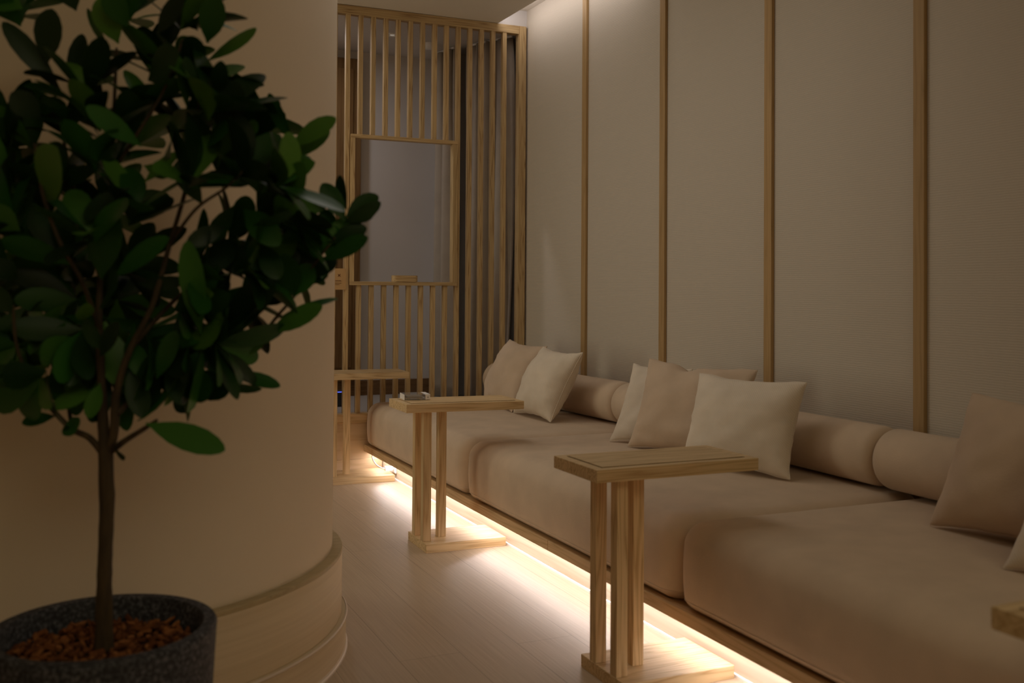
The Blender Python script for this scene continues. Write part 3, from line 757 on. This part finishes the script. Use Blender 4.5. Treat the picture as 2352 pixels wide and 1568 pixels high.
# the leaves that shape the outline: base px, tip px, apparent width px, depth of base, depth of tip relative to base
EX = [
 (476,99,500,-7,66,0,-.03),(475,141,589,65,18,.02,-.02),(505,305,541,186,82,-.02,-.03),(569,212,590,187,34,0,.06),(498,215,508,142,30,-.04,-.05),
 (672,325,615,215,32,.03,-.02),(668,338,770,270,46,.02,-.02),(664,368,757,298,42,.04,.02),(600,441,720,371,54,.0,-.05),(602,478,703,432,42,.02,.02),(632,482,714,455,40,.05,.03),
 (582,517,676,486,14,-.03,-.02),(676,486,716,596,14,-.03,.02),
 (794,507,740,420,46,.04,.0),(797,482,777,403,28,.05,.03),(793,500,868,447,48,.05,.02),(790,512,874,466,30,.04,-.02),(798,508,863,480,30,.05,.0),
 (756,556,842,522,46,.04,.0),(744,598,845,545,46,.03,-.02),(676,681,652,583,62,.05,-.04),(679,679,714,606,56,.05,.0),(740,640,752,600,44,.05,.05),(700,655,748,610,50,.06,.03),
 (618,764,740,702,50,.05,-.02),(636,732,776,683,15,.06,.02),(513,756,626,648,78,.03,-.05),(511,753,468,662,40,.02,-.06),(614,764,474,784,34,.05,-.04),(543,818,607,771,40,.05,.02),
 (526,853,644,887,30,.05,.0),(472,876,600,895,27,.05,-.02),(335,972,516,1033,58,-.08,-.03),(462,768,430,553,58,-.02,-.05),(455,890,405,945,52,.04,-.02),(545,812,480,850,60,.05,-.03),
 (128,955,50,971,24,0,-.02),(165,958,166,998,44,.01,-.10),(258,1022,284,1050,26,0,-.04),(233,641,252,480,82,-.04,-.02),(262,636,384,545,52,-.03,-.05),(316,652,424,645,30,-.03,.0),
 (245,682,262,652,96,-.06,-.10),(108,147,118,20,70,-.02,-.03),(143,214,5,48,46,.0,-.03),(172,220,186,76,46,.02,.0),(249,110,199,20,28,.02,.02),(272,100,228,-5,60,-.02,-.04),(292,62,244,-22,52,-.04,-.05),
 (95,274,26,213,56,-.03,-.04),(160,230,53,189,22,.0,.0),(166,253,70,206,24,-.01,.0),(110,462,126,341,100,-.10,-.10),(340,185,408,120,84,-.06,-.06),(325,336,198,244,46,-.05,-.07),(392,362,392,318,72,-.06,-.09),
 (52,20,-20,-10,60,0,0),(175,25,150,-40,50,.03,.02),(430,60,405,-10,18,.02,.0),(455,70,395,10,40,.03,.02),(360,80,420,-10,45,-.02,-.02),
 (40,640,-15,600,46,-.04,-.05),(60,900,-10,905,22,-.02,.02),(90,860,0,860,60,-.02,.03),(30,720,-30,660,50,-.05,-.03),(100,690,50,730,14,.0,.04),(150,740,100,790,24,.0,.03),(185,735,200,700,16,-.05,-.05),
 (430,250,410,130,16,-.05,-.06),(452,250,425,130,18,-.06,-.05),(465,470,405,370,46,-.03,.0),(480,320,520,300,66,.0,-.08),(540,310,590,300,60,.0,-.07),(590,440,560,330,60,.02,-.04),
 (330,420,410,350,34,-.02,.0),(300,430,190,500,46,-.06,-.03),(330,380,395,400,34,-.02,.02),(240,380,130,420,40,.0,.04),(470,800,420,880,50,-.02,.0),(360,870,405,760,46,-.04,-.02),(340,880,300,790,46,-.02,.02),
 (300,830,330,960,52,.0,-.03),(280,860,290,990,46,.02,.0),(230,880,205,960,40,.0,-.03),(215,840,150,900,50,.02,.02),(190,860,170,955,44,.03,.0),(190,720,230,800,36,-.04,-.02),(230,820,270,740,36,-.05,-.03),
 (375,850,440,930,50,.0,-.02),(400,800,450,700,50,.02,.04),(560,700,600,600,44,.06,.04),(600,640,560,560,50,.06,.02),(640,600,610,520,46,.07,.05),(560,640,490,560,46,.05,.02),(720,600,690,500,40,.06,.05),
 (756,562,802,500,46,.04,.02),(750,592,772,520,50,.05,.0),(740,602,700,520,50,.05,.03),(766,575,744,480,48,.05,.02),(720,640,770,590,44,.05,.02),
 (540,470,480,560,46,.02,.0),(560,480,640,560,60,.0,-.04),(640,560,720,520,46,.05,.02),(650,520,600,450,50,.03,.0),(520,520,430,560,40,-.02,-.04),(600,560,640,640,50,.02,-.03),
]
WL = .045
for bx, by, tx, ty, w, db, dt in EX:
    b, tpp = P(bx, by, db), P(tx, ty, db+dt)
    wr = max(w*PXM, .030 if w < 40 else w*PXM)
    roll = math.acos(min(1, w*PXM/wr))*rl.choice((-1, 1))
    leaf(b, tpp, wr*1.04, roll=roll + rl.uniform(-.12, .12), sag=rl.uniform(0, .10), face=(VIEW + Vector((0, 0, .35))).normalized() if w > 40 else VIEW)
# leaf whorls at twig ends inside the crown
CL = [(40,40),(300,40),(350,150),(420,50),(440,190),(70,330),(150,300),(230,300),(330,260),(400,300),(490,260),(545,300),
 (40,440),(140,430),(220,400),(560,400),(630,430),(30,520),(120,500),(210,540),(300,500),(440,420),(290,620),(60,780),(120,830),(180,770),(240,740),(320,760),
 (440,640),(520,560),(600,500),(640,590),(470,720),(550,690),(430,800),(330,830),(490,790),(180,640),(20,620),(10,320),(200,210),(300,340),(390,190),(450,340),(510,380),(590,340),(80,560),(150,600),(240,480),(170,690),(60,700),(270,690),(350,780),(420,720),(560,620),(640,500),(10,460),(100,860),(400,850),(250,850),(30,800)]
crown = P(260, 520)
for cx, cy in CL:
    dd = rl.uniform(-.10, .16)
    c = P(cx, cy, dd)
    out = (c - crown + Vector((0, 0, .12))).normalized()
    nl = rl.randint(7, 10); ph = rl.random()*6.28
    a = out.cross(Vector((.3, .8, .2))).normalized(); bb = out.cross(a)
    for k in range(nl):
        an = ph + 2.4*k; el = rl.uniform(.25, .95)
        dv = (out*math.sin(el)*.9 + (a*math.cos(an)+bb*math.sin(an))*math.cos(el)).normalized()
        L = rl.uniform(.095, .142)
        leaf(c + out*rl.uniform(-.02, .01), c + dv*L, rl.uniform(.042, .058), roll=rl.uniform(-.4, .4), sag=rl.uniform(.0, .16), face=(out + Vector((0, 0, .5))).normalized())
    tw = bmesh.new()
o = obj('foliage', LB, M['leaf'], pot, smooth=True)

# ------------------------------------------------------------------ light
def area(name, loc, size, power, col, direction, size_y=None, spread=180):
    l = D.lights.new(name, 'AREA'); l.energy = power; l.color = col; l.spread = math.radians(spread)
    l.shape = 'RECTANGLE' if size_y else 'DISK'; l.size = size
    if size_y: l.size_y = size_y
    o = D.objects.new(name, l); COL.objects.link(o); o.location = loc
    dv = Vector(direction).normalized()
    o.rotation_euler = dv.to_track_quat('-Z', 'Y').to_euler() if abs(dv.z) < .99 else (0, 0, 0)
    return o
# LED tape under the bench edge
area('under_bench_led', (1.728, 3.03, .1285), .02, 11.0, (1, .93, .93), (0, 0, -1), size_y=5.6)
# LED tape in the ceiling cove
area('cove_led', (2.508, 5.1, 2.815), 1.4, 1.7, (1, .90, .86), (1, 0, -.25), size_y=.02)
# soft light inferred from the left beyond the pillar; panel and partition are added
area('hall_light', (-1.6, 5.15, 1.4), 1.3, 20.5, (1, .92, .69), (1, -.22, 0), size_y=2.2)
# unseen soft fills added: over the aisle and at the near end of the room
area('aisle_ceiling_light', (1.0, 3.7, ZC-.004), 1.0, 9.2, (1, .93, .84), (0, 0, -1), size_y=2.4)
area('near_ceiling_light', (.6, -1.2, ZC-.004), 2.6, 21.0, (1, .89, .58), (0, 0, -1), size_y=2.0)
# unseen fill added to light the niche
area('niche_lamp', (1.2, 6.3, 2.70), .16, 5.0, (1, .93, .93), (0, 0, -1))

w = D.worlds.new('world'); SC.world = w; w.use_nodes = True
w.node_tree.nodes['Background'].inputs['Color'].default_value = (.02, .017, .013, 1)
